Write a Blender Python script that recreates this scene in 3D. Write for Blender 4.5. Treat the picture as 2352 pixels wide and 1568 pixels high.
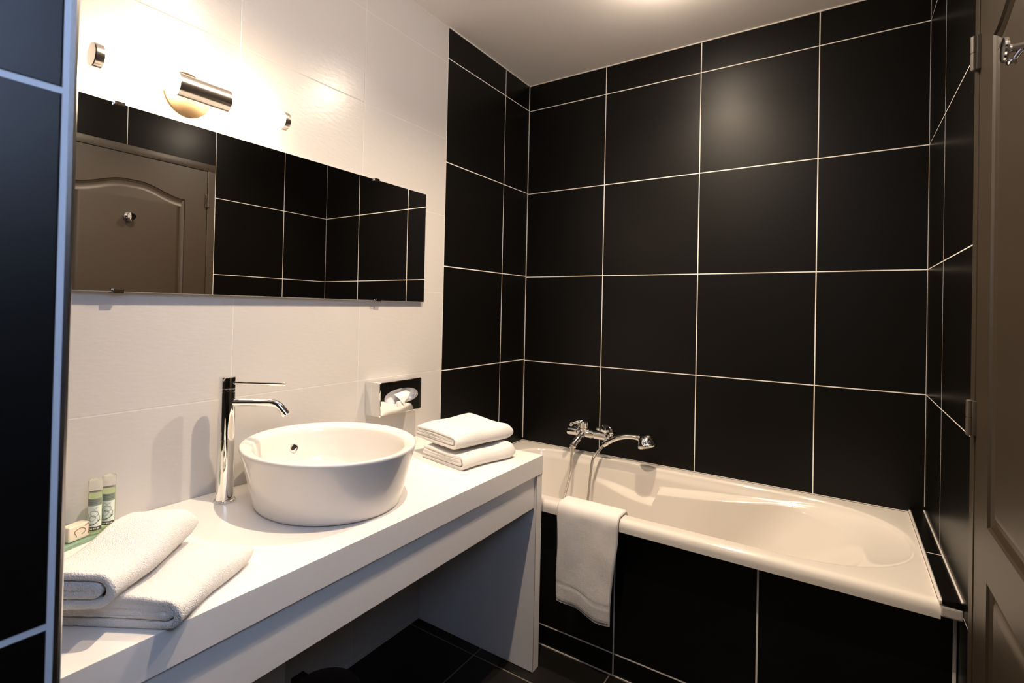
import bpy, bmesh, math, random
from mathutils import Vector, Matrix, noise

random.seed(7)
scn = bpy.context.scene
for o in list(bpy.data.objects):
    bpy.data.objects.remove(o, do_unlink=True)
col = scn.collection
PI = math.pi
W = 1.688          # room width (x), vanity wall is x = 0, bath wall is y = 0
CEIL = 2.489
FRONT = -3.40      # wall behind the camera
PX = 0.8813        # face of the tiled partition beside the camera
PY = -2.200        # its end

# ------------------------------------------------------------------ camera
cam = bpy.data.cameras.new('camera')
cam.sensor_fit = 'HORIZONTAL'
cam.sensor_width = 36.0
cam.lens = 36.0 * 1169.3848 / 2352.0
cam.shift_x = 14.354 / 2352.0
cam.shift_y = -85.36 / 2352.0
cam.clip_start = 0.02
cam.dof.use_dof = True
cam.dof.focus_distance = 1.6
cam.dof.aperture_fstop = 11.0
co = bpy.data.objects.new('camera', cam)
col.objects.link(co)
R_ = Vector((0.83406211, 0.55124888, 0.02156561))
U_ = Vector((-0.01278747, -0.01976256, 0.99972292))
F_ = Vector((-0.55152233, 0.83410678, 0.00943413))
m = Matrix.Identity(4)
for i in range(3):
    m[i][0], m[i][1], m[i][2] = R_[i], U_[i], -F_[i]
m[0][3], m[1][3], m[2][3] = 1.43355704, -2.36044262, 1.27498002
co.matrix_world = m
scn.camera = co

# ------------------------------------------------------------------ light, exposure
scn.view_settings.view_transform = 'Standard'
scn.view_settings.look = 'None'
scn.view_settings.gamma = 1.0
scn.view_settings.use_curve_mapping = False
scn.view_settings.exposure = 0.0
world = bpy.data.worlds.new('world'); scn.world = world
world.use_nodes = True
world.node_tree.nodes['Background'].inputs[0].default_value = (0.45, 0.60, 1.0, 1)
world.node_tree.nodes['Background'].inputs[1].default_value = 0.5

SPOT_W, SPILL_W, LAMP_E, DAY_W = (76.0, 92.0), 8.5, 46.0, 15.0
SPOTS = [(0.91, -0.61), (0.84, -1.42)]

def spot_light(x, y, power, name):
    l = bpy.data.lights.new(name, 'SPOT')
    l.energy = power; l.color = (1.0, 0.79, 0.57)
    l.spot_size = math.radians(142); l.spot_blend = 0.85; l.shadow_soft_size = 0.013
    o = bpy.data.objects.new(name, l); col.objects.link(o)
    o.location = (x, y, CEIL - 0.045)
    return o
for i, (x, y) in enumerate(SPOTS):
    spot_light(x, y, SPOT_W[i], 'downlight_beam')
    l = bpy.data.lights.new('downlight_spill', 'POINT')       # stray light of the protruding bulb on the ceiling
    l.energy = SPILL_W; l.color = (1.0, 0.82, 0.64); l.shadow_soft_size = 0.02
    o = bpy.data.objects.new('downlight_spill', l); col.objects.link(o)
    o.location = (x, y, CEIL - 0.065)
day = bpy.data.lights.new('daylight', 'AREA')
day.shape = 'RECTANGLE'; day.size = 0.75; day.size_y = 0.75
day.energy = DAY_W; day.color = (0.50, 0.66, 1.0)
do = bpy.data.objects.new('daylight', day); col.objects.link(do)
do.location = (W + 0.16, -2.32, 1.93)
do.rotation_euler = (0, math.radians(90), 0)      # shines towards -x, through the window

# ------------------------------------------------------------------ material helpers
def mat(name, color=(.8, .8, .8), rough=.5, metal=0.0, spec=.5, bump=None, coat=0.0,
        trans=0.0, emit=None, estr=0.0, ior=None, vary=None):
    m = bpy.data.materials.new(name); m.use_nodes = True
    nt = m.node_tree; b = nt.nodes['Principled BSDF']
    b.inputs['Base Color'].default_value = (*color, 1)
    b.inputs['Roughness'].default_value = rough
    b.inputs['Metallic'].default_value = metal
    b.inputs['Specular IOR Level'].default_value = spec
    b.inputs['Coat Weight'].default_value = coat
    b.inputs['Transmission Weight'].default_value = trans
    if ior: b.inputs['IOR'].default_value = ior
    if emit:
        b.inputs['Emission Color'].default_value = (*emit, 1)
        b.inputs['Emission Strength'].default_value = estr
    if bump:
        sc, st, dist = bump
        tc = nt.nodes.new('ShaderNodeNewGeometry')
        n = nt.nodes.new('ShaderNodeTexNoise'); n.inputs['Scale'].default_value = sc
        n.inputs['Detail'].default_value = 4
        nt.links.new(tc.outputs['Position'], n.inputs['Vector'])
        bp = nt.nodes.new('ShaderNodeBump'); bp.inputs['Strength'].default_value = st
        bp.inputs['Distance'].default_value = dist
        nt.links.new(n.outputs['Fac'], bp.inputs['Height'])
        nt.links.new(bp.outputs['Normal'], b.inputs['Normal'])
    if vary:
        sc, c2 = vary
        tc = nt.nodes.new('ShaderNodeNewGeometry')
        n = nt.nodes.new('ShaderNodeTexNoise'); n.inputs['Scale'].default_value = sc
        n.inputs['Detail'].default_value = 5
        nt.links.new(tc.outputs['Position'], n.inputs['Vector'])
        mx = nt.nodes.new('ShaderNodeMixRGB')
        mx.inputs[1].default_value = (*color, 1); mx.inputs[2].default_value = (*c2, 1)
        nt.links.new(n.outputs['Fac'], mx.inputs[0])
        nt.links.new(mx.outputs[0], b.inputs['Base Color'])
    return m

def tile_mat(name, color, grout, A, B, rough=.3, spec=.5, wob=(5.0, .03), gw=.0037, color2=None):
    """A, B = (axis index, offset, size): grout lines at offset + k*size on both axes."""
    m = bpy.data.materials.new(name); m.use_nodes = True
    nt = m.node_tree; N = nt.nodes; L = nt.links; b = N['Principled BSDF']
    geo = N.new('ShaderNodeNewGeometry'); sep = N.new('ShaderNodeSeparateXYZ')
    L.new(geo.outputs['Position'], sep.inputs[0])
    def math_(op, a, v=None, **k):
        n = N.new('ShaderNodeMath'); n.operation = op
        for i, q in enumerate((a, v)):
            if q is None: continue
            if isinstance(q, (int, float)): n.inputs[i].default_value = q
            else: L.new(q, n.inputs[i])
        return n.outputs[0]
    dists, cells = [], []
    for ax, off, size in (A, B):
        t = math_('DIVIDE', math_('SUBTRACT', sep.outputs[ax], off), size)
        cells.append(math_('FLOOR', t))
        f = math_('FRACT', t)
        d = math_('ABSOLUTE', math_('SUBTRACT', f, .5))       # .5 at the joint
        dists.append(math_('MULTIPLY', math_('SUBTRACT', .5, d), size))   # metres to the joint
    dmin = math_('MINIMUM', dists[0], dists[1])
    rmp = N.new('ShaderNodeMapRange'); rmp.inputs['From Min'].default_value = gw / 2 - .0004
    rmp.inputs['From Max'].default_value = gw / 2 + .0004
    L.new(dmin, rmp.inputs['Value'])
    mx = N.new('ShaderNodeMixRGB'); L.new(rmp.outputs[0], mx.inputs[0])
    mx.inputs[1].default_value = (*grout, 1); mx.inputs[2].default_value = (*color, 1)
    if color2:
        ns = N.new('ShaderNodeTexNoise'); ns.inputs['Scale'].default_value = 2.2; ns.inputs['Detail'].default_value = 6
        L.new(geo.outputs['Position'], ns.inputs['Vector'])
        m2 = N.new('ShaderNodeMixRGB'); L.new(ns.outputs['Fac'], m2.inputs[0])
        m2.inputs[1].default_value = (*color, 1); m2.inputs[2].default_value = (*color2, 1)
        L.new(m2.outputs[0], mx.inputs[2])
    L.new(mx.outputs[0], b.inputs['Base Color'])
    mr = N.new('ShaderNodeMixRGB'); L.new(rmp.outputs[0], mr.inputs[0])
    mr.inputs[1].default_value = (.8, .8, .8, 1); mr.inputs[2].default_value = (rough, rough, rough, 1)
    L.new(mr.outputs[0], b.inputs['Roughness'])
    b.inputs['Specular IOR Level'].default_value = spec
    # bump: joint groove + faint waviness of the glaze
    r2 = N.new('ShaderNodeMapRange'); r2.inputs['From Min'].default_value = gw / 2 - .001
    r2.inputs['From Max'].default_value = gw / 2 + .0015; L.new(dmin, r2.inputs['Value'])
    b1 = N.new('ShaderNodeBump'); b1.inputs['Distance'].default_value = .0008; b1.inputs['Strength'].default_value = .5
    L.new(r2.outputs[0], b1.inputs['Height'])
    no = N.new('ShaderNodeTexNoise'); no.inputs['Scale'].default_value = wob[0]; no.inputs['Detail'].default_value = 3
    if len(wob) > 2:      # ripples of the glaze run across the tile
        mp = N.new('ShaderNodeMapping'); mp.inputs['Scale'].default_value = wob[2]
        L.new(geo.outputs['Position'], mp.inputs['Vector']); L.new(mp.outputs[0], no.inputs['Vector'])
    else:
        L.new(geo.outputs['Position'], no.inputs['Vector'])
    b2 = N.new('ShaderNodeBump'); b2.inputs['Distance'].default_value = .002; b2.inputs['Strength'].default_value = wob[1]
    L.new(no.outputs['Fac'], b2.inputs['Height']); L.new(b1.outputs['Normal'], b2.inputs['Normal'])
    L.new(b2.outputs['Normal'], b.inputs['Normal'])
    return m

BLACK = (.0024, .0021, .0019); BLACK2 = (.0034, .0029, .0026)
GROUT = (.86, .82, .77)
M = {}
M['tile_back'] = tile_mat('black_tile_bath_wall', BLACK, GROUT, (0, -.008, .451), (2, .10, .45), .38, color2=BLACK2, spec=.22)
M['tile_left'] = tile_mat('black_tile_left_wall', BLACK, GROUT, (1, -.6835, .4505), (2, .106, .4495), .38, color2=BLACK2, spec=.22)
M['tile_right'] = tile_mat('black_tile_right_wall', BLACK, GROUT, (1, -.337, .4495), (2, .10, .45), .30, color2=BLACK2, gw=.0027, spec=.13)
M['tile_part'] = tile_mat('black_tile_partition', BLACK, (.50, .52, .56), (1, -2.209, .4505), (2, .10, .4505), .36, color2=BLACK2, spec=.28, gw=.0055)
M['tile_apron'] = tile_mat('black_tile_bath_panel', BLACK, GROUT, (0, -.1255, .4522), (2, .077, 1.0), .3, color2=BLACK2, gw=.005)
M['tile_ledge'] = tile_mat('black_tile_ledge', BLACK, GROUT, (1, -.405, .45), (0, 1.0, 5.0), .3, gw=.003)
M['tile_floor'] = tile_mat('black_floor_tile', (.006, .0055, .005), (.16, .14, .12), (0, .318, .45), (1, -.836, .45), .45, color2=(.008, .007, .0062), spec=.3, gw=.0045)
M['tile_white'] = tile_mat('white_wall_tile', (.55, .527, .505), (.62, .60, .575), (1, -.685, .4500), (2, .016, .331), .24, spec=.5, wob=(110.0, .19, (1, .35, 1)), gw=.0018)
M['paint'] = mat('ceiling_paint', (.86, .82, .80), .85, bump=(60, .1, .001))
M['plaster'] = mat('grey_white_filler', (.50, .47, .45), .7, vary=(60, (.36, .33, .31)))
M['silicone'] = mat('silicone_bead', (.72, .68, .64), .35)
M['chrome'] = mat('chrome', (.86, .86, .86), .045, 1.0)
M['steel'] = mat('brushed_steel', (.72, .68, .64), .22, 1.0, bump=(300, .05, .0004))
M['satin'] = mat('satin_nickel', (.17, .12, .075), .45, 1.0)
M['hose'] = mat('chrome_hose', (.70, .68, .66), .16, 1.0)
M['trimmetal'] = mat('metal_edge_trim', (.65, .65, .66), .22, 1.0)
M['ceramic'] = mat('white_ceramic', (.76, .73, .69), .05)
M['acrylic'] = mat('white_bath_acrylic', (.74, .70, .65), .09)
M['laminate'] = mat('white_laminate', (.88, .85, .82), .32, bump=(140, .04, .0006), vary=(70, (.85, .82, .785)))
M['seam'] = mat('laminate_edge_glue', (.25, .20, .16), .6)
M['door'] = mat('taupe_door_paint', (.031, .022, .014), .42, bump=(220, .05, .0006))
M['frame'] = mat('taupe_frame_paint', (.036, .027, .018), .40, bump=(200, .04, .0006))
M['hinge'] = mat('painted_hinge', (.085, .072, .060), .35, .3)
M['towel'] = mat('white_terry', (.95, .925, .895), .95, spec=.1, bump=(560, 1.0, .0035))
M['towel_use'] = mat('white_terry_used', (.93, .90, .87), .95, spec=.1, bump=(850, .9, .0016), vary=(26, (.84, .80, .765)))
M['hem'] = mat('towel_hem', (.80, .74, .72), .9, spec=.1, bump=(900, .4, .001))
M['thread'] = mat('towel_border_line', (.42, .37, .33), .9, spec=.1)
M['stain'] = mat('towel_stain', (.33, .22, .12), .95, spec=.05)
M['mirror'] = mat('mirror_silver', (.93, .93, .92), .0, 1.0)
M['glass_edge'] = mat('mirror_glass_edge', (.80, .82, .80), .12)
M['clip'] = mat('mirror_clip', (.42, .38, .36), .15, 1.0)
M['lamp'] = mat('opal_lamp_glass', (1, .95, .85), .3, emit=(1.0, .77, .49), estr=LAMP_E)
M['spotglow'] = mat('downlight_glass', (1, .95, .85), .3, emit=(1.0, .82, .60), estr=25)
M['binm'] = mat('dark_bin_enamel', (.022, .018, .017), .42)
M['binblack'] = mat('black_plastic', (.008, .008, .008), .5)
M['paper'] = mat('tissue_paper', (.88, .86, .85), .9, spec=.1)
M['dark'] = mat('dark_inside', (.01, .01, .01), .8)
M['green'] = mat('green_gel', (.82, .96, .62), .08, trans=.80, ior=1.30)
M['capclear'] = mat('frosted_cap', (.97, .96, .90), .18, trans=.80, ior=1.22)
M['traygreen'] = mat('green_glass_tray', (.70, .93, .76), .06, trans=.8, ior=1.25)
M['lab_white'] = mat('bottle_label_white', (.70, .78, .70), .5)
M['lab_grey'] = mat('bottle_label_grey', (.22, .27, .22), .5)
M['lab_dark'] = mat('bottle_label_dark', (.06, .045, .03), .5)
M['ink'] = mat('label_ink', (.05, .07, .05), .6)
M['ink_brown'] = mat('brown_print', (.22, .12, .05), .6)
M['soap'] = mat('soap_paper_wrap', (.80, .70, .58), .6)
M['vinyl'] = mat('white_window_frame', (.8, .8, .8), .4)
M['glass'] = mat('clear_window_glass', (1, 1, 1), .0, trans=1.0, ior=1.05)

# ------------------------------------------------------------------ mesh helpers
def link(name, me, parent=None, loc=None, rot=None):
    o = bpy.data.objects.new(name, me); col.objects.link(o)
    if parent is not None: o.parent = parent
    if loc is not None: o.location = loc
    if rot is not None: o.rotation_euler = rot
    return o

def bev_like(me):
    return min(p.area for p in me.polygons) < .02 * max(p.area for p in me.polygons)

def obj(name, bm, mats, parent=None, smooth=True, angle=26, loc=None, rot=None, recalc=True):
    if recalc: bmesh.ops.recalc_face_normals(bm, faces=bm.faces[:])
    me = bpy.data.meshes.new(name); bm.to_mesh(me); bm.free()
    for mm in (mats if isinstance(mats, (list, tuple)) else [mats]): me.materials.append(mm)
    if smooth:
        for p in me.polygons: p.use_smooth = True
        me.set_sharp_from_angle(angle=math.radians(angle))
        if len(me.polygons) < 260:        # keep the big faces of bevelled boxes truly flat
            big = max(p.area for p in me.polygons)
            for p in me.polygons:
                if p.area > .05 * big and len(me.polygons) < 60 or p.area > .3 * big and len(p.vertices) == 4 and len(me.polygons) <= 170 and bev_like(me):
                    p.use_smooth = False
    return link(name, me, parent, loc, rot)

def empty(name, loc=(0, 0, 0), rotz=0.0):
    o = bpy.data.objects.new(name, None); o.empty_display_size = .05
    col.objects.link(o); o.location = loc; o.rotation_euler = (0, 0, rotz)
    return o

def tag(o, label=None, cat=None, group=None, kind=None):
    if label: o['label'] = label
    if cat: o['category'] = cat
    if group: o['group'] = group
    if kind: o['kind'] = kind
    return o

def box(bm, a, b, bev=0.0, seg=2, mi=0):
    x0, y0, z0 = a; x1, y1, z1 = b
    vs = [bm.verts.new(p) for p in ((x0, y0, z0), (x1, y0, z0), (x1, y1, z0), (x0, y1, z0),
                                    (x0, y0, z1), (x1, y0, z1), (x1, y1, z1), (x0, y1, z1))]
    fs = [bm.faces.new([vs[i] for i in q]) for q in ((0, 3, 2, 1), (4, 5, 6, 7), (0, 1, 5, 4), (1, 2, 6, 5), (2, 3, 7, 6), (3, 0, 4, 7))]
    for f in fs: f.material_index = mi
    if bev > 0:
        es = list({e for f in fs for e in f.edges})
        r = bmesh.ops.bevel(bm, geom=es, offset=bev, segments=seg, profile=.6, affect='EDGES')
        for f in r['faces']: f.material_index = mi
    return bm

def BX(a, b, bev=0.0, seg=2):
    return box(bmesh.new(), a, b, bev, seg)

def rings(bm, loops, closed=True, cap0=False, cap1=False, mi=0):
    """skin a list of point loops (same count)."""
    rows = [[bm.verts.new(p) for p in lp] for lp in loops]
    n = len(rows[0])
    for a, b in zip(rows, rows[1:]):
        for i in range(n if closed else n - 1):
            j = (i + 1) % n
            f = bm.faces.new((a[i], a[j], b[j], b[i])); f.material_index = mi
    if cap0: bm.faces.new(rows[0][::-1]).material_index = mi
    if cap1: bm.faces.new(rows[-1]).material_index = mi
    return rows

def basis(d):
    d = Vector(d).normalized()
    a = Vector((0, 0, 1)) if abs(d.z) < .95 else Vector((1, 0, 0))
    x = a.cross(d).normalized(); y = d.cross(x).normalized()
    return x, y, d

def lathe(bm, c, d, prof, n=40, cap0=True, cap1=True, mi=0):
    """prof = [(radius, distance along d)]"""
    x, y, z = basis(d); c = Vector(c)
    loops = [[c + z * h + (x * math.cos(2 * PI * k / n) + y * math.sin(2 * PI * k / n)) * max(r, 1e-4) for k in range(n)] for r, h in prof]
    rings(bm, loops, True, cap0, cap1, mi)
    return bm

def tube(bm, pts, rad, n=16, cap=True, mi=0, mod=None):
    pts = [Vector(p) for p in pts]
    N = len(pts)
    tang = [(pts[min(i + 1, N - 1)] - pts[max(i - 1, 0)]).normalized() for i in range(N)]
    x, y, _ = basis(tang[0]); loops = []
    for i in range(N):
        t = tang[i]
        x = (x - t * x.dot(t)).normalized(); y = t.cross(x)
        r = rad[i] if isinstance(rad, (list, tuple)) else rad
        if mod: r *= mod(i)
        loops.append([pts[i] + (x * math.cos(2 * PI * k / n) + y * math.sin(2 * PI * k / n)) * r for k in range(n)])
    rings(bm, loops, True, cap, cap, mi)
    return bm

def catmull(P, per=10):
    P = [Vector(p) for p in P]; out = []
    Q = [P[0] * 2 - P[1]] + P + [P[-1] * 2 - P[-2]]
    for i in range(1, len(Q) - 2):
        for k in range(per):
            t = k / per
            a, b, c, d = Q[i - 1], Q[i], Q[i + 1], Q[i + 2]
            out.append(.5 * ((2 * b) + (c - a) * t + (2 * a - 5 * b + 4 * c - d) * t * t + (3 * b - a - 3 * c + d) * t ** 3))
    out.append(P[-1])
    return out

def sstep(x, a, b):
    t = min(1, max(0, (x - a) / (b - a))); return t * t * (3 - 2 * t)

# ------------------------------------------------------------------ setting
T = .12
def struct(name, bm, mats, parent=None, **k):
    o = obj(name, bm, mats, parent, **k)
    if parent is None: o['kind'] = 'structure'
    return o

struct('floor', BX((-T, FRONT - T, -.08), (W + T, T, 0)), M['tile_floor'], smooth=False)
struct('ceiling', BX((-T, FRONT - T, CEIL), (W + T, T, CEIL + .08)), M['paint'], smooth=False)
struct('wall_back', BX((-T, 0, 0), (W + T, T, CEIL)), M['tile_back'], smooth=False)
bm = bmesh.new()
box(bm, (-T, FRONT, 0), (0, -.6835, CEIL), mi=0)
box(bm, (-T, -.6835, 0), (0, 0, CEIL), mi=1)
struct('wall_left', bm, [M['tile_white'], M['tile_left']], smooth=False)
struct('wall_front', BX((-T, FRONT - T, 0), (W + T, FRONT, CEIL)), M['paint'], smooth=False)
# right wall with a door opening and a window opening beside the photographer
DY0, DY1, DTOP = -.790, -1.632, 2.087       # outer edges of the door frame
WY0, WY1, WZ0, WZ1 = -1.95, -2.70, 1.46, 2.32
bm = bmesh.new()
box(bm, (W, DY0, 0), (W + T, 0, CEIL))
box(bm, (W, DY1, DTOP), (W + T, DY0, CEIL))
box(bm, (W, WY0, 0), (W + T, DY1, CEIL))
box(bm, (W, WY1, 0), (W + T, WY0, WZ0))
box(bm, (W, WY1, WZ1), (W + T, WY0, CEIL))
box(bm, (W, FRONT, 0), (W + T, WY1, CEIL))
struct('wall_right', bm, M['tile_right'], smooth=False)
# window that lets the daylight in (beside the camera)
wr = empty('window_1', (W + .05, (WY0 + WY1) / 2, (WZ0 + WZ1) / 2)); wr['kind'] = 'structure'
hw, hh = (WY0 - WY1) / 2, (WZ1 - WZ0) / 2
bm = bmesh.new()
for a, b in (((-.03, -hw, -hh), (.03, -hw + .04, hh)), ((-.03, hw - .04, -hh), (.03, hw, hh)),
             ((-.03, -hw + .04, -hh), (.03, hw - .04, -hh + .04)), ((-.03, -hw + .04, hh - .04), (.03, hw - .04, hh))):
    box(bm, a, b, .003)
obj('window_frame', bm, M['vinyl'], wr)
obj('pane', BX((-.003, -hw + .04, -hh + .04), (.003, hw - .04, hh - .04)), M['glass'], wr, smooth=False)

# tiled partition next to the camera, with metal edge trim
struct('wall_partition', BX((0, FRONT, 0), (PX, PY - .004, CEIL)), M['tile_part'], smooth=False)
bm = bmesh.new()
pts = [(PX - .010, PY), (PX - .004, PY), (PX - .0008, PY - .0016), (PX + .0012, PY - .004), (PX + .0014, PY - .0072), (PX - .001, PY - .0074), (PX - .006, PY - .0040), (PX - .010, PY - .004)]
rings(bm, [[(x, y, z) for x, y in pts] for z in (0.0, CEIL)], True, True, True)
struct('trim_1', bm, M['trimmetal'], angle=50)

# pale caulk line where tiles meet the ceiling and in the room corners
bm = bmesh.new()
box(bm, (0, -.0035, CEIL - .0045), (W, 0, CEIL))
box(bm, (0, -.6835, CEIL - .0045), (.0035, -.0035, CEIL))
struct('trim_2', bm, M['silicone'], smooth=False)
bm = bmesh.new()
box(bm, (0, -.003, .585), (.003, 0, CEIL - .0045))
box(bm, (W - .0012, -.0012, .60), (W, 0, CEIL - .0045))
box(bm, (0, -.6860, .78), (.0012, -.6835, CEIL))
struct('trim_3', bm, M['silicone'], smooth=False)
# boxed-in pipes under the counter
struct('trim_4', BX((.001, PY, 0), (.14, -1.487, .55), .002), M['laminate'])

# tiled panel below the bath, its corner bead, and the tiled ledge at its right end
struct('wall_bath_panel', BX((0, -.640, 0), (W, -.632, .5295)), M['tile_apron'], smooth=False)
struct('trim_5', BX((W - .010, -.6425, 0), (W - .003, -.640, .528), .0006), M['silicone'])
LX = 1.648
struct('trim_6', BX((LX, -.705, .571), (W, 0, .584), .0005), M['tile_ledge'])
bm = bmesh.new()
box(bm, (LX - .005, -.706, .571), (LX, 0, .580), .001)
box(bm, (W - .004, -.706, .584), (W, 0, .588), .001)
box(bm, (0, -.004, .5712), (LX, 0, .574), .001)
box(bm, (0, -.69, .5712), (.004, 0, .574), .001)
struct('trim_7', bm, M['silicone'])
struct('trim_8', BX((LX - .002, -.706, .540), (W, -.640, .566), .004), M['plaster'])

struct('trim_9', BX((.0, -.6435, 0), (W, -.6405, .0035)), M['silicone'], smooth=False)

# ------------------------------------------------------------------ door in the right wall
door = empty('door_1', (W, -1.21, 0)); door['kind'] = 'structure'
FO = .042            # visible face width of the frame
bm = bmesh.new()     # frame: two jambs and a head, in door-local coordinates (y relative to -1.21)
y0, y1 = DY0 + 1.21, DY1 + 1.21
xf = -.006
box(bm, (xf, y0 - FO, 0), (.09, y0, DTOP - FO), .002)
box(bm, (xf, y1, 0), (.09, y1 + FO, DTOP - FO), .002)
box(bm, (xf, y1, DTOP - FO), (.09, y0, DTOP), .002)
obj('door_frame', bm, M['frame'], door)
# door leaf with two moulded panels
ly0, ly1, lz0, lz1 = y1 + FO + .003, y0 - FO - .003, .008, DTOP - FO - .003
XL = -.004
def arch_top(y, half, zc, rise):
    t = abs(y) / half
    return zc + rise * (1 - sstep(t, .12, .97)) if t < .97 else zc
def upper_outline():
    half = .258; zb, zc = .852, 1.857
    P = [(-half, zb), (half, zb)]
    for k in range(33):
        y = half - 2 * half * k / 32
        P.append((y, arch_top(y, half, zc, .056)))
    return P
def lower_outline():
    half = .258; return [(-half, .16), (half, .16), (half, .742), (-half, .742)]
def inset(P, d):
    n = len(P); out = []
    for i in range(n):
        a, b, c = Vector(P[i - 1]), Vector(P[i]), Vector(P[(i + 1) % n])
        e1, e2 = (b - a).normalized(), (c - b).normalized()
        n1, n2 = Vector((-e1.y, e1.x)), Vector((-e2.y, e2.x))
        mm = (n1 + n2); mm /= max(.3, mm.length_squared / 2)
        out.append((b.x + mm.x * d, b.y + mm.y * d))
    return out
bm = bmesh.new()
outer = [bm.verts.new((XL, a, b)) for a, b in ((ly0, lz0), (ly1, lz0), (ly1, lz1), (ly0, lz1))]
edges = [bm.edges.new((outer[i], outer[(i + 1) % 4])) for i in range(4)]
PROF = [(0, 0), (.003, .0045), (.008, .0065), (.014, .0100), (.022, .0105), (.030, .0060), (.040, .0035), (.044, .0032)]
for P in (upper_outline(), lower_outline()):
    rows = []
    for d, dep in PROF:
        rows.append([bm.verts.new((XL + dep, a, b)) for a, b in inset(P, d)])
    n = len(P)
    for a, b in zip(rows, rows[1:]):
        for i in range(n):
            bm.faces.new((a[i], a[(i + 1) % n], b[(i + 1) % n], b[i]))
    edges += [e for e in {e for v in rows[0] for e in v.link_edges} if e.verts[0] in rows[0] and e.verts[1] in rows[0]]
    bm.faces.new(rows[-1])
bmesh.ops.triangle_fill(bm, use_beauty=True, use_dissolve=False, edges=edges)
# back and sides of the leaf
back = [bm.verts.new((.036, a, b)) for a, b in ((ly0, lz0), (ly1, lz0), (ly1, lz1), (ly0, lz1))]
for i in range(4):
    bm.faces.new((outer[i], back[i], back[(i + 1) % 4], outer[(i + 1) % 4]))
bm.faces.new(back[::-1])
leaf = obj('door_leaf', bm, M['door'], door, angle=22)
for hz in (.22, 1.055, 1.872):
    bm = bmesh.new()
    hx, hy = -.014, y0 - FO - .001
    lathe(bm, (hx, hy, hz - .040), (0, 0, 1), [(.004, 0), (.0068, .002), (.0068, .0385), (.0058, .039), (.0058, .041), (.0068, .0415), (.0068, .078), (.004, .080)], 20)
    box(bm, (hx + .003, hy - .012, hz - .038), (XL + .001, hy + .012, hz + .038), .0006)
    obj('hinge', bm, M['hinge'], door)
bm = bmesh.new()     # round chrome coat hook in the middle of the door
hk = (XL, -.012, 1.717)
lathe(bm, hk, (-1, 0, 0), [(.024, 0), (.025, .002), (.023, .006), (.009, .008), (.0065, .012), (.0065, .026), (.009, .029), (.0185, .031), (.0200, .034), (.0185, .0365), (.006, .038)], 40)
lathe(bm, (hk[0] - .014, hk[1], hk[2] - .004), (-.55, 0, -.83), [(.0045, 0), (.0045, .016), (.007, .02), (.007, .024), (.003, .027)], 16)
tag(obj('coat_hook', bm, M['chrome'], door), 'small round chrome coat hook screwed to the door')

# ------------------------------------------------------------------ vanity
CT, CB, CX, CY = .755, .690, .545, -.752
van = empty('vanity_unit', (0, -1.47, 0))
tag(van, 'long white laminate washstand with side panel and front board, standing against the white tiled wall', 'vanity unit')
def L3(p): return (p[0], p[1] + 1.47, p[2])
obj('countertop', BX(L3((.001, PY + .001, CB)), L3((CX, CY, CT)), .0012), M['laminate'], van)
obj('front_board', BX(L3((.516, PY + .001, .578)), L3((.537, CY - .045, CB - .001)), .001), M['laminate'], van)
bm = BX(L3((.001, CY - .040, 0.001)), L3((CX - .002, CY - .001, CB - .0015)), .0012)
obj('side_panel', bm, M['laminate'], van)
bm = bmesh.new()
box(bm, L3((CX - .003, CY - .0405, .004)), L3((CX - .0015, CY - .0395, CB - .003)))
box(bm, L3((.49, CY - .040, CB - .0016)), L3((CX - .0012, CY - .001, CB - .0002)))
box(bm, L3((.5371, PY + .002, CB - .0030)), L3((.5385, CY - .046, CB - .0004)))
tag(obj('edge_band', bm, M['seam'], van, smooth=False), 'thin brown glue line of the edge band')

# ------------------------------------------------------------------ washbasin
SC = Vector((.285, -1.467, CT))
sink = empty('vessel_sink', SC)
tag(sink, 'round white ceramic bowl basin standing on the white counter', 'sink')
bm = bmesh.new()
NS = 128
def ell(rx, ry, z, dx=0, dy=0):
    return [(dx + rx * math.cos(2 * PI * k / NS), dy + ry * math.sin(2 * PI * k / NS), z) for k in range(NS)]
prof = [(.178, .157, .0005), (.192, .171, .0008), (.1985, .1775, .003), (.2015, .181, .010), (.2075, .187, .035), (.2160, .195, .070),
        (.2270, .204, .110), (.2355, .2115, .138), (.2385, .2140, .1475), (.2392, .2145, .1515), (.2380, .2134, .1550), (.2350, .2104, .1565), (.231, .2064, .1563),
        (.2170, .1924, .1515), (.2100, .1855, .1480), (.2068, .1825, .1420), (.2045, .1800, .130), (.201, .176, .100), (.195, .170, .065), (.186, .161, .044), (.165, .140, .030), (.12, .10, .022), (.06, .05, .018), (.024, .024, .0165)]
rings(bm, [ell(*q) for q in prof], True, True, True)
obj('bowl', bm, M['ceramic'], sink, angle=60)
bm = bmesh.new()
ov = Vector((-.1975, .0250, .096)); on_ = Vector((.98, -.14, .10)).normalized()
lathe(bm, ov - on_ * .002, on_, [(.0125, 0), (.0128, .003), (.0118, .0046), (.0100, .0048), (.0092, .003), (.0088, .0022)], 36, True, False)
lathe(bm, ov - on_ * .002, on_, [(.0092, .0016), (.001, .0016)], 36, False, True, mi=1)
tag(obj('overflow_ring', bm, [M['chrome'], M['dark']], sink), 'chrome overflow ring inside the bowl')
bm = bmesh.new(); lathe(bm, (0, 0, .0166), (0, 0, 1), [(.030, 0), (.031, .002), (.026, .0035), (.012, .006), (.002, .0065)], 36)
tag(obj('drain_plug', bm, M['chrome'], sink), 'chrome drain plug')

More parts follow.
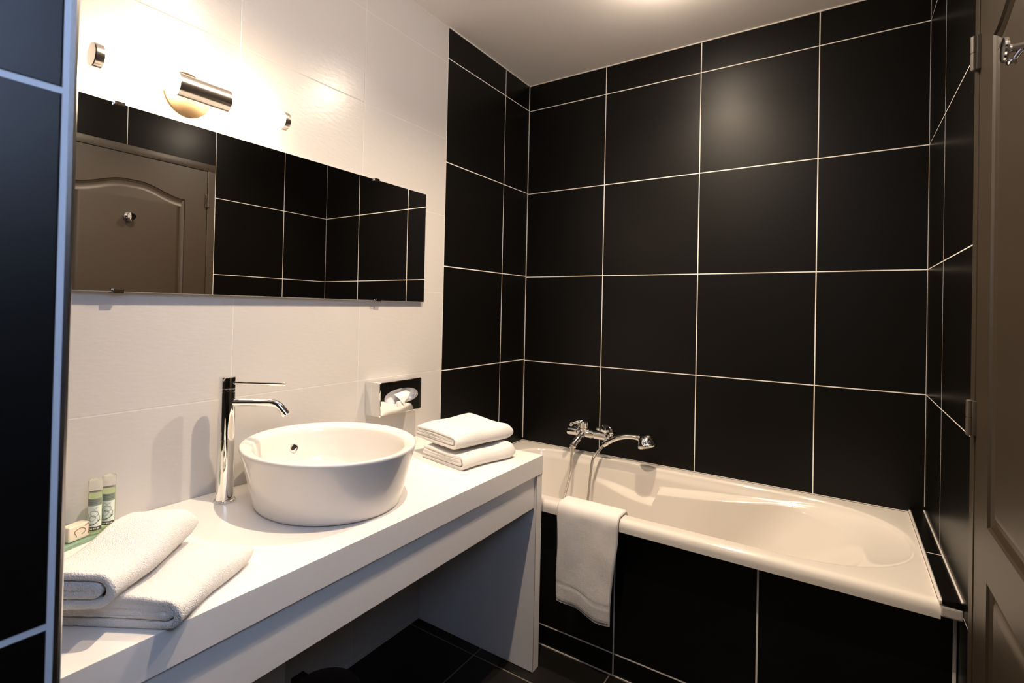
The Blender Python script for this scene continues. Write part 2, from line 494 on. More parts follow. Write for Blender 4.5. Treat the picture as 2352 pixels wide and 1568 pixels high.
# ------------------------------------------------------------------ basin tap
FC = Vector((.083, -1.640, CT))
tap = empty('basin_tap', FC)
tag(tap, 'tall chrome column tap beside the round basin', 'tap')
bm = bmesh.new()
lathe(bm, (0, 0, .0005), (0, 0, 1), [(.0262, 0), (.0265, .002), (.0250, .004), (.0215, .0055), (.0208, .009), (.0204, .080), (.0202, .1610), (.0197, .1615), (.0197, .1625), (.0202, .163),
                                     (.0202, .2860), (.0195, .2866), (.0195, .2880), (.0202, .2886), (.0202, .2935), (.0195, .294), (.0195, .2955), (.0202, .296), (.0202, .3235), (.0192, .3255), (.005, .3262)], 56)
obj('column', bm, M['chrome'], tap)
d = Vector((.76, .65, 0)).normalized()
zs = .2585
path = [d * .010 + Vector((0, 0, zs)), d * .05 + Vector((0, 0, zs)), d * .105 + Vector((0, 0, zs))]
for k in range(1, 11):
    a = math.radians(56) * k / 10
    path.append(d * (.105 + .040 * math.sin(a)) + Vector((0, 0, zs - .040 * (1 - math.cos(a)))))
e = path[-1]; dirn = (path[-1] - path[-2]).normalized()
path.append(e + dirn * .0045)
bm = bmesh.new(); tube(bm, path, .0102, 28)
tube(bm, [e + dirn * .0045, e + dirn * .005, e + dirn * .0195, e + dirn * .0205], [.0098, .0110, .0110, .0096], 28)
obj('spout', bm, M['chrome'], tap)
bm = bmesh.new(); lv = Vector((0, 0, .3095))
tube(bm, [lv + d * .015, lv + d * .145 + Vector((0, 0, -.003)), lv + d * .1465 + Vector((0, 0, -.003))], [.0041, .0041, .0028], 16)
obj('lever', bm, M['chrome'], tap)

# ------------------------------------------------------------------ mirror with clips
mr = empty('wall_mirror', (.020, -1.485, 1.5155))
tag(mr, 'long frameless mirror on the white tiled wall, showing the brown door', 'mirror')
mr.rotation_euler = (0, -.002, .008)
bm = BX((-.006, -.667, -.2195), (-.0005, .667, .2195), .0008, 1)
obj('glass_pane', bm, M['glass_edge'], mr)
bm = bmesh.new()
v = [bm.verts.new(p) for p in ((0, -.666, -.2187), (0, .666, -.2187), (0, .666, .2187), (0, -.666, .2187))]; bm.faces.new(v)
mf = obj('reflective_face', bm, M['mirror'], mr, smooth=False)
bm = BX((-.018, -.60, -.16), (-.0065, .60, .16), .001); obj('backing_board', bm, M['dark'], mr)
for yy, sz in ((.398, 1), (-.392, 1), (.418, -1), (-.385, -1)):
    bm = bmesh.new()
    zz = sz * .2195
    box(bm, (-.018, yy - .011, min(zz, zz + sz * .003)), (.006, yy + .011, max(zz, zz + sz * .003)), .0006)
    box(bm, (.0012, yy - .011, min(zz - sz * .006, zz + sz * .003)), (.006, yy + .011, max(zz - sz * .006, zz + sz * .003)), .0008)
    obj('clip', bm, M['clip'], mr)

# ------------------------------------------------------------------ wall lamp above the mirror
LC = Vector((.085, -1.722, 1.802))
lamp = empty('wall_lamp', (0, -1.722, 1.802))
tag(lamp, 'lit horizontal tube lamp with metal centre clasp on the wall above the mirror', 'lamp')
bm = bmesh.new(); lathe(bm, (.085, -.214, 0), (0, 1, 0), [(.0235, 0), (.0235, .428)], 40)
tag(obj('opal_tube', bm, M['lamp'], lamp), 'glowing opal glass tube')
for s in (-1, 1):
    bm = bmesh.new()
    lathe(bm, (.085, s * .2135, 0), (0, s, 0), [(.0236, -.002), (.0258, -.0015), (.0262, 0), (.0262, .014), (.0250, .0158), (.002, .016)], 48)
    tag(obj('end_cap', bm, M['steel'], lamp), 'polished metal end cap')
bm = bmesh.new()      # half-round clasp around the tube, ends cut on a curve
loops = []; ny, na = 24, 40
def clasp(r):
    rows = []
    for i in range(ny + 1):
        row = []
        for j in range(na + 1):
            a = math.radians(-120 + 240 * j / na)       # 0 = facing the room
            cut = .010 * (1 - math.cos(a * .9))
            yy = -.062 + (.124) * i / ny
            bow = -.002 * (math.cos(a)) if i < ny / 2 else -.002 * math.cos(a)
            yy += bow * abs(2 * i / ny - 1)
            row.append((.085 + r * math.cos(a), yy, r * math.sin(a)))
        rows.append(row)
    return rows
ro, ri = clasp(.0282), clasp(.0262)
A = rings(bm, ro, False); B = rings(bm, ri, False)
for i in range(ny):
    for j in (0, na): bm.faces.new((A[i][j], A[i + 1][j], B[i + 1][j], B[i][j]))
for j in range(na):
    for i in (0, ny): bm.faces.new((A[i][j], A[i][j + 1], B[i][j + 1], B[i][j]))
tag(obj('clasp', bm, M['steel'], lamp, angle=50), 'half-round metal clasp')
bm = bmesh.new()
lathe(bm, (.001, 0, .012), (1, 0, 0), [(.056, 0), (.057, .003), (.055, .006), (.040, .013), (.022, .019), (.012, .022), (.0095, .030), (.009, .052), (.011, .058)], 56)
tag(obj('wall_plate', bm, M['satin'], lamp), 'domed metal wall plate with short arm')

# recessed ceiling downlights (source of the warm light from above)
for i, (x, y) in enumerate(SPOTS):
    s = empty('ceiling_spotlight', (x, y, CEIL))
    tag(s, ['white recessed ceiling spotlight over the bathtub side', 'white recessed ceiling spotlight over the washbasin side'][i], 'ceiling light', 'ceiling spotlights')
    bm = bmesh.new(); lathe(bm, (0, 0, -.0002), (0, 0, -1), [(.045, 0), (.045, .003), (.040, .006), (.031, .005), (.029, .001)], 40, True, False)
    obj('bezel', bm, M['vinyl'], s)
    bm = bmesh.new(); lathe(bm, (0, 0, -.0008), (0, 0, -1), [(.0285, 0), (.028, .012), (.022, .024), (.010, .031), (.002, .033)], 32)
    obj('bulb', bm, M['spotglow'], s)

# ------------------------------------------------------------------ tissue dispenser
tis = empty('tissue_dispenser', (0, -.994, .9435))
tag(tis, 'wall-mounted chrome tissue box with oval slot and white tissue', 'tissue box')
bm = bmesh.new()
hx, hy, hz = .078, .1065, .0615
# shell without front, rounded box cross-section swept in x
def rrect(hy, hz, r, n=6):
    P = []
    for cy, cz, a0 in ((hy - r, hz - r, 0), (-hy + r, hz - r, 90), (-hy + r, -hz + r, 180), (hy - r, -hz + r, 270)):
        for k in range(n + 1):
            a = math.radians(a0 + 90 * k / n); P.append((cy + r * math.cos(a), cz + r * math.sin(a)))
    return P
outl = rrect(hy, hz, .006)
rows = rings(bm, [[(x, a * s1, b * s2) for a, b in outl] for x, s1, s2 in ((.001, 1, 1), (hx - .006, 1, 1), (hx - .003, .993, .988), (hx - .0008, .978, .963), (hx, .955, .925))], True, True, False)
ova = []
for k in range(48):
    t = 2 * PI * k / 48
    yy = .086 * math.copysign(abs(math.cos(t)) ** .95, math.cos(t)); zz = (.031 if math.sin(t) > 0 else .024) * math.copysign(abs(math.sin(t)) ** .9, math.sin(t))
    ova.append((yy, zz))
o1 = [bm.verts.new((hx, a, b)) for a, b in ova]
e1 = [bm.edges.new((o1[i], o1[(i + 1) % 48])) for i in range(48)]
eo = [bm.edges.get((rows[-1][i], rows[-1][(i + 1) % len(outl)])) for i in range(len(outl))]
bmesh.ops.triangle_fill(bm, use_beauty=True, edges=e1 + eo)
prev = o1
for dx, s in ((-.003, .985), (-.008, .965), (-.012, .96)):
    cur = [bm.verts.new((hx + dx, a * s, b * s)) for a, b in ova]
    for i in range(48): bm.faces.new((prev[i], prev[(i + 1) % 48], cur[(i + 1) % 48], cur[i]))
    prev = cur
cs = obj('case', bm, M['chrome'], tis, angle=25)
for p_ in cs.data.polygons:
    if p_.normal.x > .999: p_.use_smooth = False
bm = bmesh.new()    # tissue pile seen through the slot
g = []
for i in range(25):
    row = []
    for j in range(13):
        yy = -.085 + .17 * i / 24; zz = -.030 + .060 * j / 12
        xx = hx - .016 + .005 * noise.noise(Vector((yy * 40, zz * 60, 3))) + .003 * math.sin(yy * 90 + zz * 60)
        row.append((xx, yy, zz))
    g.append(row)
rings(bm, g, False)
obj('tissue_pack', bm, M['paper'], tis, angle=30)
bm = bmesh.new()
tri = [[(-.030, .010), (.028, .022), (.060, .012)], [(-.018, -.004), (.022, -.002), (.040, -.002)], [(-.002, -.024), (.006, -.026), (.012, -.020)], [(.012, -.036), (.014, -.036), (.016, -.033)]]
rr = []
for q, row in enumerate(tri):
    P = [Vector((hx - .010 + [.0, .010, .014, .014][q] + .003 * math.sin(k * 2 + q), a, b)) for k, (a, b) in enumerate(row)]
    rr.append(P)
rings(bm, rr, False)
rings(bm, [[p + Vector((-.0015, 0, 0)) for p in r] for r in rr], False)
box(bm, (hx - .006, -.022, -.036), (hx + .004, -.005, -.016), .001)
obj('pulled_tissue', bm, M['paper'], tis, angle=20)

# ------------------------------------------------------------------ bathtub
tub = empty('bathtub', (.83, -.35, 0))
tag(tub, 'white built-in bathtub with moulded armrest, behind the black tiled panel', 'bathtub')
bm = bmesh.new()
ZR = .571; YC = -.345
X0, X1 = .085, 1.622; HB = .290
def opening(N=480):
    P = []
    # left end: rounded corners (superellipse n=3.6), right end: near ellipse
    raw = []
    for k in range(4000):
        t = 2 * PI * k / 4000
        c, s = math.cos(t), math.sin(t)
        if c >= 0:
            n = 2.25; x = (X1 - .36) + .36 * abs(c) ** (2 / n)
        else:
            n = 3.2; x = (X0 + .26) - .26 * abs(c) ** (2 / n)
        if c >= 0: base = (X1 - .45)
        y = YC + HB * math.copysign(abs(s) ** (2 / n), s)
        raw.append((x, y))
    # insert the straight sides (gap at c = 0)
    L = [0]
    for a, b in zip(raw, raw[1:] + raw[:1]): L.append(L[-1] + math.hypot(b[0] - a[0], b[1] - a[1]))
    tot = L[-1]; j = 0
    for k in range(N):
        s = tot * k / N
        while L[j + 1] < s: j += 1
        a, b = raw[j], raw[(j + 1) % len(raw)]
        u = (s - L[j]) / max(1e-9, L[j + 1] - L[j])
        P.append((a[0] + (b[0] - a[0]) * u, a[1] + (b[1] - a[1]) * u))
    return P
OP = opening()
NT = len(OP)
RX0, RX1, RY0, RY1 = .002, LX - .0015, -.700, -.001
def to_rect(p):
    # nearest side in normalised direction from centre
    cx, cy = (RX0 + RX1) / 2, YC
    dx, dy = p[0] - cx, p[1] - cy
    t = min(((RX1 if dx > 0 else RX0) - cx) / dx if abs(dx) > 1e-9 else 1e9, ((RY1 if dy > 0 else RY0) - cy) / dy if abs(dy) > 1e-9 else 1e9)
    return [cx + dx * t, cy + dy * t]
RC = [to_rect(p) for p in OP]
for cx_, cy_ in ((RX0, RY0), (RX1, RY0), (RX1, RY1), (RX0, RY1)):
    i = min(range(NT), key=lambda k: math.hypot(RC[k][0] - cx_, RC[k][1] - cy_)); RC[i] = [cx_, cy_]
def rect_in(d, z, front_only=True):
    out = []
    for x, y in RC:
        out.append((min(max(x, RX0 + d * .3), RX1 - d * .3), min(max(y, RY0 + d), RY1 - d * .3), z))
    return out
def off(d, z):      # offset the opening outwards by d
    out = []
    for i in range(NT):
        a, b = OP[i - 1], OP[(i + 1) % NT]
        tx, ty = b[0] - a[0], b[1] - a[1]; l = math.hypot(tx, ty)
        out.append((OP[i][0] + ty / l * d, OP[i][1] - tx / l * d, z))
    return out
loops = [rect_in(.016, .531), rect_in(.0, .531), rect_in(-.0, .538), rect_in(.0, .548), rect_in(.002, .559), rect_in(.007, .567), rect_in(.014, .5706), rect_in(.024, ZR)]
loops += [off(.014, ZR), off(.008, ZR - .0006), off(.003, ZR - .003), off(0, ZR - .009)]
def inner(s):
    # s 0..1 depth
    z = ZR - .009 - .390 * s
    out = []
    x0 = X0 + .11 * s + .02 * sstep(s, .7, 1); x1 = X1 - .075 * sstep(s, 0, .12) - .40 * s
    for px, py in OP:
        t = (px - X0) / (X1 - X0)
        x = x0 + (x1 - x0) * t
        hb = 1 - .030 * sstep(s, 0, .09) - .14 * s - .10 * sstep(s, .8, 1)
        # armrest ledges moulded into both long sides
        if px < .83: zl = .470 - .036 * sstep(px, .48, .83)
        else: zl = .487 + .050 * (px - .83) / .55
        amp = (.15 * sstep(px, .42, .70) if px < .83 else .15 * (1 - sstep(px, 1.0, 1.45)))
        side = sstep(abs(py - YC) / HB, .55, .95)
        hb -= amp * side * (1 - sstep(z, zl - .011, zl + .013))
        out.append((x, YC + (py - YC) * hb, z))
    return out
S = [0.01, 0.03] + [0.05 + .90 * k / 118 for k in range(119)]
loops += [inner(s) for s in S]
last = inner(.95)
cxm = sum(p[0] for p in last) / NT
for q, dz in ((.985, .008), (.95, .015), (.90, .0195), (.82, .022), (.4, .026), (.05, .028)):
    loops.append([(cxm + (p[0] - cxm) * q, YC + (p[1] - YC) * q, p[2] - dz) for p in last])
loops = [[(x - .83, y + .35, z) for x, y, z in lp] for lp in loops]
rings(bm, loops, True, False, True)
obj('tub_shell', bm, M['acrylic'], tub, angle=50)
bm = bmesh.new(); lathe(bm, (.42 - .83, 0, .1565), (0, 0, 1), [(.034, 0), (.035, .003), (.028, .005), (.004, .006)], 36)
tag(obj('drain', bm, M['chrome'], tub), 'chrome bath drain')

# ------------------------------------------------------------------ bath mixer on the wall
mx = empty('bath_mixer', (.41, 0, .685))
tag(mx, 'chrome wall-mounted bath mixer with lever above the bathtub', 'mixer tap')
YB = -.060
bm = bmesh.new()
for xx in (-.075, .075):      # wall unions
    lathe(bm, (xx, -.0005, 0), (0, -1, 0), [(.030, 0), (.030, .004), (.022, .012), (.016, .016), (.016, .052)], 32)
lathe(bm, (-.108, YB, -.006), (1, 0, 0), [(.010, 0), (.0185, .001), (.0195, .004), (.0195, .052), (.017, .056), (.016, .075), (.020, .082), (.0205, .128), (.018, .134), (.018, .138), (.0205, .142), (.0205, .205), (.018, .210), (.008, .212)], 36)
obj('body', bm, M['chrome'], mx)
bm = bmesh.new()
lathe(bm, (-.022, YB, -.002), (0, -.12, 1), [(.019, 0), (.021, .006), (.0215, .020), (.0195, .022), (.0215, .024), (.022, .050), (.018, .056), (.004, .058)], 32)
lp = [Vector((-.022, YB, .046)), Vector((-.045, YB - .020, .048)), Vector((-.068, YB - .045, .040))]
tube(bm, catmull(lp, 6), [.010] * 4 + [.008] * 4 + [.0065] * 5, 14)
bmesh.ops.create_uvsphere(bm, u_segments=16, v_segments=10, radius=.0105, matrix=Matrix.Translation((-.070, YB - .047, .038)))
obj('lever', bm, M['chrome'], mx)
bm = bmesh.new()
tube(bm, catmull([(-.022, YB, -.008), (-.030, YB - .028, -.020), (-.040, YB - .062, -.042), (-.044, YB - .078, -.056)], 6), [.018] * 5 + [.016] * 5 + [.0145] * 5 + [.014] * 4, 24)
lathe(bm, (-.0445, YB - .078, -.052), (-.15, -.25, -1), [(.0165, 0), (.0185, .004), (.0180, .012), (.011, .014)], 28)
obj('spout', bm, M['chrome'], mx)
bm = bmesh.new()     # faceted diverter knob on the right
lathe(bm, (.088, YB, .002), (.1, -.35, 1), [(.010, 0), (.012, .012), (.013, .018), (.021, .024), (.0215, .036), (.016, .046), (.003, .047)], 10)
lathe(bm, (.070, YB - .01, .020), (-.7, -.3, .5), [(.007, 0), (.008, .012), (.0095, .016), (.0095, .022), (.003, .025)], 12)
obj('diverter_knob', bm, M['chrome'], mx, angle=15)
bm = bmesh.new()     # cradle
lathe(bm, (.100, YB, -.004), (.75, -.55, .1), [(.011, 0), (.012, .012), (.010, .022)], 20)
for s in (-1, 1):
    tube(bm, catmull([(.112, YB - .014, -.002), (.118 , YB - .022 + s * .012, .004), (.128, YB - .028 + s * .015, .010), (.134, YB - .030 + s * .012, .014)], 5), .0042, 10)
obj('cradle', bm, M['chrome'], mx)

hs = empty('hand_shower', (.53, -.092, .665))
tag(hs, 'chrome hand shower with round head, resting in the mixer cradle', 'hand shower')
bm = bmesh.new()
hp = catmull([(-.028, .004, -.020), (0, 0, 0), (.040, -.006, .024), (.085, -.010, .040), (.130, -.012, .044), (.158, -.013, .038)], 10)
nn = len(hp)
tube(bm, hp, [.0105 + .0015 * math.sin(PI * i / nn) + (.0015 if i < 7 else 0) for i in range(nn)], 22)
obj('handle', bm, M['chrome'], hs)
bm = bmesh.new()
hd = Vector((.30, -.12, -.95)).normalized(); hc = Vector((.178, -.014, .040))
lathe(bm, hc - hd * .012, hd, [(.010, -.010), (.021, -.006), (.030, .002), (.0355, .012), (.0385, .024), (.040, .032), (.0425, .036), (.0425, .041), (.040, .0455)], 40, True, True)
lathe(bm, hc + hd * .033, hd, [(.038, 0), (.038, .002), (.034, .004), (.002, .005)], 36, mi=0)
obj('spray_head', bm, M['chrome'], hs)
bm = bmesh.new()     # one long corrugated hose: mixer outlet -> loop in the tub -> handle
P0 = Vector((.366 - .53, YB - .085 + .092, .617 - .665))
hose = [P0, P0 + Vector((0, -.002, -.03)), P0 + Vector((-.002, -.010, -.12)), P0 + Vector((-.018, -.045, -.24)), P0 + Vector((-.030, -.090, -.36)),
        P0 + Vector((.03, -.125, -.41)), P0 + Vector((.10, -.100, -.36)), P0 + Vector((.104, -.045, -.22)), P0 + Vector((.104, -.012, -.09)), P0 + Vector((.112, -.004, -.025)), Vector((-.040, .006, -.036)), Vector((-.027, .004, -.019))]
hp = catmull(hose, 60); hq = [hp[0]]; acc = 0.0
for a, b in zip(hp, hp[1:]):          # even 1.15 mm steps along the hose
    d_ = (b - a).length; t_ = 1.15e-3 - acc
    while t_ <= d_:
        hq.append(a + (b - a) * (t_ / d_)); t_ += 1.15e-3
    acc = d_ - (t_ - 1.15e-3)
tube(bm, hq, .0066, 10, mod=lambda i: .76 if i % 4 == 0 else 1.0)
obj('hose', bm, M['hose'], hs, smooth=False)
bm = bmesh.new()
lathe(bm, P0 + Vector((0, 0, .018)), (0, 0, -1), [(.0110, 0), (.0135, .002), (.0135, .016), (.0095, .018), (.0090, .038), (.006, .040)], 8)
obj('hose_nut', bm, M['hose'], hs, angle=15)

# ------------------------------------------------------------------ towels
def folded_towel(name, Ld, Wd, H, t, seed, label, loc, rotz, rise=0.0):
    """closed long fold at local +x side, cross-section seen at local -y end; local z up."""
    R = H / 2 - t / 2
    path = []
    def arc(cx, cz, r, a0, a1, n=14):
        for k in range(n + 1):
            a = math.radians(a0 + (a1 - a0) * k / n); path.append((cx + r * math.cos(a), cz + r * math.sin(a)))
    def line(xa, za, xb, zb, n=16):
        for k in range(n + 1):
            u = k / n; path.append((xa + (xb - xa) * u, za + (zb - za) * u))
    line(-Wd, t * .5, -R, t * .5)
    arc(-R, H / 2, R, -88, 90)
    line(-R, H - t * .5, -Wd + 1.2 * t, H - t * .5)
    arc(-Wd + 1.2 * t, H - 1.02 * t, .52 * t, 90, 270, 8)
    ri = max((H - 3.1 * t) / 2 , .45 * t); zi = 1.55 * t + ri
    line(-Wd + 1.2 * t, H - 1.55 * t, -R * 1.2, zi + ri)
    arc(-R * 1.2, zi, ri, 88, -88, 10)
    line(-R * 1.2, zi - ri, -Wd + .3 * t, 1.55 * t)
    # remove duplicates
    P = [path[0]]
    for p in path[1:]:
        if math.hypot(p[0] - P[-1][0], p[1] - P[-1][1]) > 1e-4: P.append(p)
    path = P; n = len(path)
    Lf, Rt = [], []
    for i in range(n):
        a, b = path[max(i - 1, 0)], path[min(i + 1, n - 1)]
        tx, tz = b[0] - a[0], b[1] - a[1]; l = math.hypot(tx, tz) or 1
        nx, nz = -tz / l, tx / l
        h = t * .46
        Lf.append((path[i][0] + nx * h, path[i][1] + nz * h)); Rt.append((path[i][0] - nx * h, path[i][1] - nz * h))
    cs = Lf + Rt[::-1]
    NV = int(Ld / .0032)
    loops = []
    for k in range(-4, NV + 5):
        v = min(max(k / NV, 0), 1); y = v * Ld
        e = 0
        if k < 0: e = (-k) / 4
        if k > NV: e = (k - NV) / 4
        lp = []
        bul = 1 + .10 * math.sin(v * PI * 1.6 + seed) + .05 * math.sin(v * 9 + seed * 2) + rise * (v - .45)
        cxm = [((Lf[i % n][0] + Rt[i % n][0]) / 2) for i in range(n)]
        for i, (x, z) in enumerate(cs):
            ii = i if i < n else 2 * n - 1 - i
            mx_, mz_ = path[ii]
            sh = math.sqrt(max(0, 1 - (e * .93) ** 2))
            x2, z2 = mx_ + (x - mx_) * sh, mz_ + (z - mz_) * sh
            q = Vector((x2 * 9 + seed, y * 9, z2 * 6))
            sag = .006 * noise.noise(q)
            zz = z2 * (1 + (bul - 1) * (z2 / H)) + sag * (z2 / H)
            xx = x2 + .004 * noise.noise(Vector((y * 11, z2 * 8, seed * 3))) + .003 * math.sin(v * 7 + seed)
            yy = y + (e * t * .28 if k > NV else (-e * t * .28 if k < 0 else 0)) + .003 * noise.noise(Vector((x2 * 14, z2 * 40, seed + 9)))
            ye = (y - (Ld - .030)) / .034
            if ye > 0:
                fe = math.sqrt(max(0, 1 - ye * ye)); zz = H * .42 + (zz - H * .42) * (.25 + .75 * fe)
                xx = -Wd / 2 + (xx + Wd / 2) * (.93 + .07 * fe)
            fz = .0013 * noise.noise(Vector((xx * 330, yy * 330, zz * 330 + seed)))
            c = Vector((xx, yy, max(zz, .0006)))
            nd = Vector((x2 - mx_, 0, z2 - mz_)); nd = nd.normalized() if nd.length > 1e-6 else Vector((0, 0, 0))
            c += nd * fz
            c.z = max(c.z, .0006)
            lp.append(c)
        loops.append(lp)
    bm = bmesh.new(); rings(bm, loops, True, True, True)
    o = obj(name, bm, M['towel'], None, angle=80, loc=loc, rot=(0, 0, rotz))
    return tag(o, label, 'towel', 'folded white towels on the counter')

aL = math.atan2(.86, -.51) - PI / 2          # long axis of the left stack
g = 'folded white towels on the counter'
folded_towel('folded_towel', .218, .225, .046, .0135, 1.3, 'folded white towel overhanging the counter edge, lower one of the left stack by the partition', (.559, -1.966, CT), aL)
folded_towel('folded_towel', .250, .120, .058, .0145, 4.1, 'folded white towel next to the green bottles, upper one of the left stack', (.512, -2.036, CT + .052), aL + .13)
aR = math.atan2(.235, .045) - PI / 2
folded_towel('folded_towel', .235, .215, .048, .0125, 2.2, 'folded white towel lying on the counter right of the basin, underneath the other', (.435, -1.072, CT), aR, .22)
folded_towel('folded_towel', .250, .235, .052, .0130, 6.4, 'puffy folded white towel on top of the stack right of the basin', (.395, -1.064, CT + .0575), aR - .06, .34)

# towel hanging over the bath edge
def bath_towel():
    t = .0125
    prof = []         # (y, z) centreline: from inside the tub over the rim, down the front
    k = t / 2 + .0012
    prof += [(-.598 - .0016 * i, .470 + .012 * i) for i in range(7)]
    prof += [(-.614, ZR - .016), (-.621, ZR - .004), (-.631, ZR + k * .8), (-.643, ZR + k), (-.655, ZR + k), (-.670, ZR + k), (-.685, ZR + k), (-.697, ZR + k - .0015), (-.7045, ZR - .004), (-.7075, ZR - .014), (-.7085, ZR - .026)]
    zz = ZR - .036
    npts = 46
    L1 = len(prof)
    loops = []
    NX = 64
    xl, xr = .583, .812
    for i in range(NX + 1):
        u = i / NX
        zb = .238 - .030 * u - .006 * math.sin(u * 9 + 1)
        cl = list(prof)
        for j in range(1, npts + 1):
            v = j / npts
            z = zz + (zb - zz) * v
            y = -.7085 - .003 * v + .010 * v * math.sin(u * 5.2 + 1.0) * .5 + .0045 * noise.noise(Vector((u * 3, z * 9, 1)))
            cl.append((y, z))
        n = len(cl)
        A, B = [], []
        for j in range(n):
            a, b = cl[max(j - 1, 0)], cl[min(j + 1, n - 1)]
            ty, tz = b[0] - a[0], b[1] - a[1]; l = math.hypot(ty, tz)
            ny_, nz_ = tz / l, -ty / l
            v = max(0, (j - L1) / npts)
            xx = xl + (xr - xl) * u
            xx += v * (.004 - .026 * u) + .003 * math.sin(v * 6 + u)      # narrower and leaning at the bottom
            edge = min(u, 1 - u) * NX
            h = t * .5 * math.sqrt(max(0.02, 1 - max(0, 1 - edge / 2.2) ** 2)) if edge < 2.2 else t * .5
            if j > n - 3: h *= .55 if j == n - 1 else .85
            dd = .0008 * noise.noise(Vector((xx * 300, cl[j][0] * 300, cl[j][1] * 300)))
            if L1 < j:        # woven border groove
                if abs(v - .755 - .03 * u) < .012: dd -= .0014
                if abs(v - .965) < .010: dd -= .0016
            A.append((xx, cl[j][0] - ny_ * -(h + dd), cl[j][1] - nz_ * -(h + dd)))
            B.append((xx, cl[j][0] - ny_ * h, cl[j][1] - nz_ * h))
        loops.append(A + B[::-1])
    bm = bmesh.new(); rings(bm, loops, True, True, True)
    return bm
bt = empty('hanging_towel', (.70, -.70, ZR))
tag(bt, 'limp white hand towel draped over the bathtub rim, hanging down the black panel', 'towel')
o = obj('towel_cloth', bath_towel(), M['towel_use'], bt, angle=80)
o.location = (-.70, .70, -ZR)
for vv, nm, mt_, r, th in ((.755, 'border_line', 'thread', .0005, .030), (.965, 'hem_line', 'thread', .0005, 0.0)):
    bm = bmesh.new(); pts = []
    for i in range(1, 64):
        u = .012 + .976 * i / 64
        zb = .238 - .030 * u - .006 * math.sin(u * 9 + 1); v = vv + th * u
        z = (ZR - .036) + (zb - (ZR - .036)) * v
        y = -.7085 - .003 * v + .010 * v * math.sin(u * 5.2 + 1.0) * .5 + .0045 * noise.noise(Vector((u * 3, z * 9, 1))) - .0058
        xx = .583 + .229 * u + v * (.004 - .026 * u) + .003 * math.sin(v * 6 + u)
        pts.append((xx - .70, y + .70, z - ZR))
    tube(bm, pts, r, 8)
    obj(nm, bm, M[mt_], bt)
bm = bmesh.new()
bmesh.ops.create_uvsphere(bm, u_segments=12, v_segments=8, radius=.0032, matrix=Matrix.Translation((.765 - .70, -.7085 + .70 - .0078, .375 - ZR)) @ Matrix.Diagonal((1, .3, .8, 1)))
tag(obj('stain', bm, M['stain'], bt), 'small brown stain')

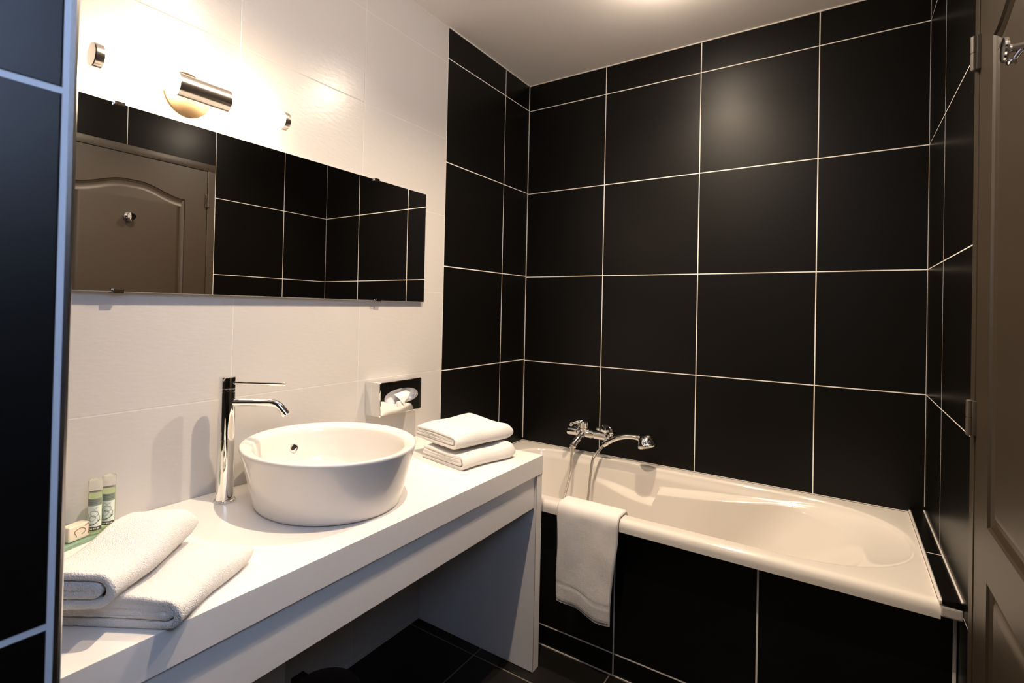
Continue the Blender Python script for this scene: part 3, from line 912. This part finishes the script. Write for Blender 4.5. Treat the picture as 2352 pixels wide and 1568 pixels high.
# ------------------------------------------------------------------ toiletries on a green glass tray
TR = Vector((.055, -1.935, CT)); ta = .33
tray = empty('glass_tray', TR, ta)
bm = BX((-.033, -.072, .0005), (.033, .072, .0065), .0025, 3)
tr_o = obj('glass_tray', bm, M['traygreen'], None, loc=TR, rot=(0, 0, ta)); bpy.data.objects.remove(tray); tr_o.name = 'glass_tray'
tag(tr_o, 'small green glass tray in the corner of the counter under the bottles', 'tray')
def bottle(loc, rz, label):
    b = empty('toiletry_bottle', loc, rz); r = .0125
    tag(b, label, 'bottle', 'toiletry bottles on the tray')
    bm = bmesh.new(); lathe(bm, (0, 0, .0003), (0, 0, 1), [(.0095, 0), (.0118, .0008), (r, .003), (r, .088), (.0118, .0905), (.009, .0915)], 36)
    obj('flask', bm, M['green'], b)
    bm = bmesh.new(); lathe(bm, (0, 0, .0918), (0, 0, 1), [(.0118, 0), (.0127, .001), (.0127, .024), (.0118, .0262), (.003, .0266)], 36)
    obj('cap', bm, M['capclear'], b)
    bm = bmesh.new()
    def band(z0, z1, a0, a1, rr, mi):
        n = 16
        lo = [[(rr * math.cos(math.radians(a0 + (a1 - a0) * k / n)), rr * math.sin(math.radians(a0 + (a1 - a0) * k / n)), z) for k in range(n + 1)] for z in (z0, z1)]
        rings(bm, lo, False, mi=mi)
    band(.0115, .079, -66, 66, r + .0003, 0)
    band(.063, .079, -66, 66, r + .0005, 1)
    band(.0095, .0175, -66, 66, r + .0005, 2)
    for k in range(7):           # printed line in the dark band
        a = -45 + k * 13
        band(.0120, .0150, a, a + 6 + 3 * (k % 2), r + .0007, 0)
    for zz in (.0675, .0715, .075): band(zz, zz + .0006, -60, 60, r + .0007, 3)
    band(.0585, .0590, -30, 25, r + .0006, 3); band(.0560, .0565, -15, 20, r + .0006, 3)
    obj('label', bm, [M['lab_white'], M['lab_grey'], M['lab_dark'], M['ink']], b, recalc=False)
    bm = bmesh.new()             # flowing script ornament
    def scr(pts, w=.0003):
        q = catmull([(a, z, 0) for a, z in pts], 8)
        tube(bm, [((r + .0006) * math.cos(math.radians(p.x)), (r + .0006) * math.sin(math.radians(p.x)), p.y) for p in q], w, 6)
    scr([(20, .050), (-5, .0525), (-28, .050), (-20, .041), (10, .0395), (30, .044), (22, .051)])
    scr([(-50, .046), (-42, .034), (-15, .030), (10, .036), (0, .042), (-30, .040), (-48, .030), (-30, .024), (20, .026), (45, .034)])
    scr([(-50, .0225), (-20, .0215), (10, .025), (50, .031)], .0006)
    scr([(30, .042), (46, .038), (30, .030), (18, .037)])
    obj('script_ornament', bm, M['ink'], b)
bottle((.0635, -1.9140, CT + .0072), math.radians(-22), 'slim green toiletry bottle on the tray, left one of the pair, nearer the partition')
bottle((.0520, -1.8850, CT + .0072), math.radians(-28), 'slim green toiletry bottle on the tray, right one of the pair, nearer the tap')
bm = BX((-.012, -.022, 0), (.012, .022, .032), .004, 3)
so = empty('wrapped_soap', (.066, -1.948, CT + .0072), ta)
tag(so, 'little beige wrapped soap with brown print, mostly hidden by the partition edge', 'soap')
obj('wrapper', bm, M['soap'], so)
bm = bmesh.new()
tube(bm, catmull([(.0123, -.006, .008), (.0123, -.010, .020), (.0123, .004, .024), (.0123, .012, .016), (.0123, .004, .010)], 8), .0006, 6)
tube(bm, catmull([(.0123, .010, .026), (.0123, .018, .028), (.0123, .018, .006)], 6), .0006, 6)
tag(obj('print', bm, M['ink_brown'], so), 'brown printed ornament')

# ------------------------------------------------------------------ bin under the counter
bn = empty('waste_bin', (.335, -1.505, 0))
tag(bn, 'dark round lidded waste bin on the floor under the washstand', 'bin')
bm = bmesh.new(); lathe(bm, (0, 0, .001), (0, 0, 1), [(.076, 0), (.079, .004), (.083, .10), (.086, .268), (.084, .270)], 64)
obj('bucket', bm, M['binm'], bn)
bm = bmesh.new(); lathe(bm, (0, 0, .270), (0, 0, 1), [(.085, 0), (.0885, .002), (.0885, .010), (.086, .014), (.060, .022), (.030, .026), (.002, .027)], 64)
obj('lid', bm, M['binm'], bn)
obj('lid_hinge', BX((-.118, -.020, .22), (-.0862, .020, .279), .006, 3), M['binblack'], bn)
obj('pedal', BX((.079, -.022, .006), (.112, .022, .014), .003), M['binblack'], bn)
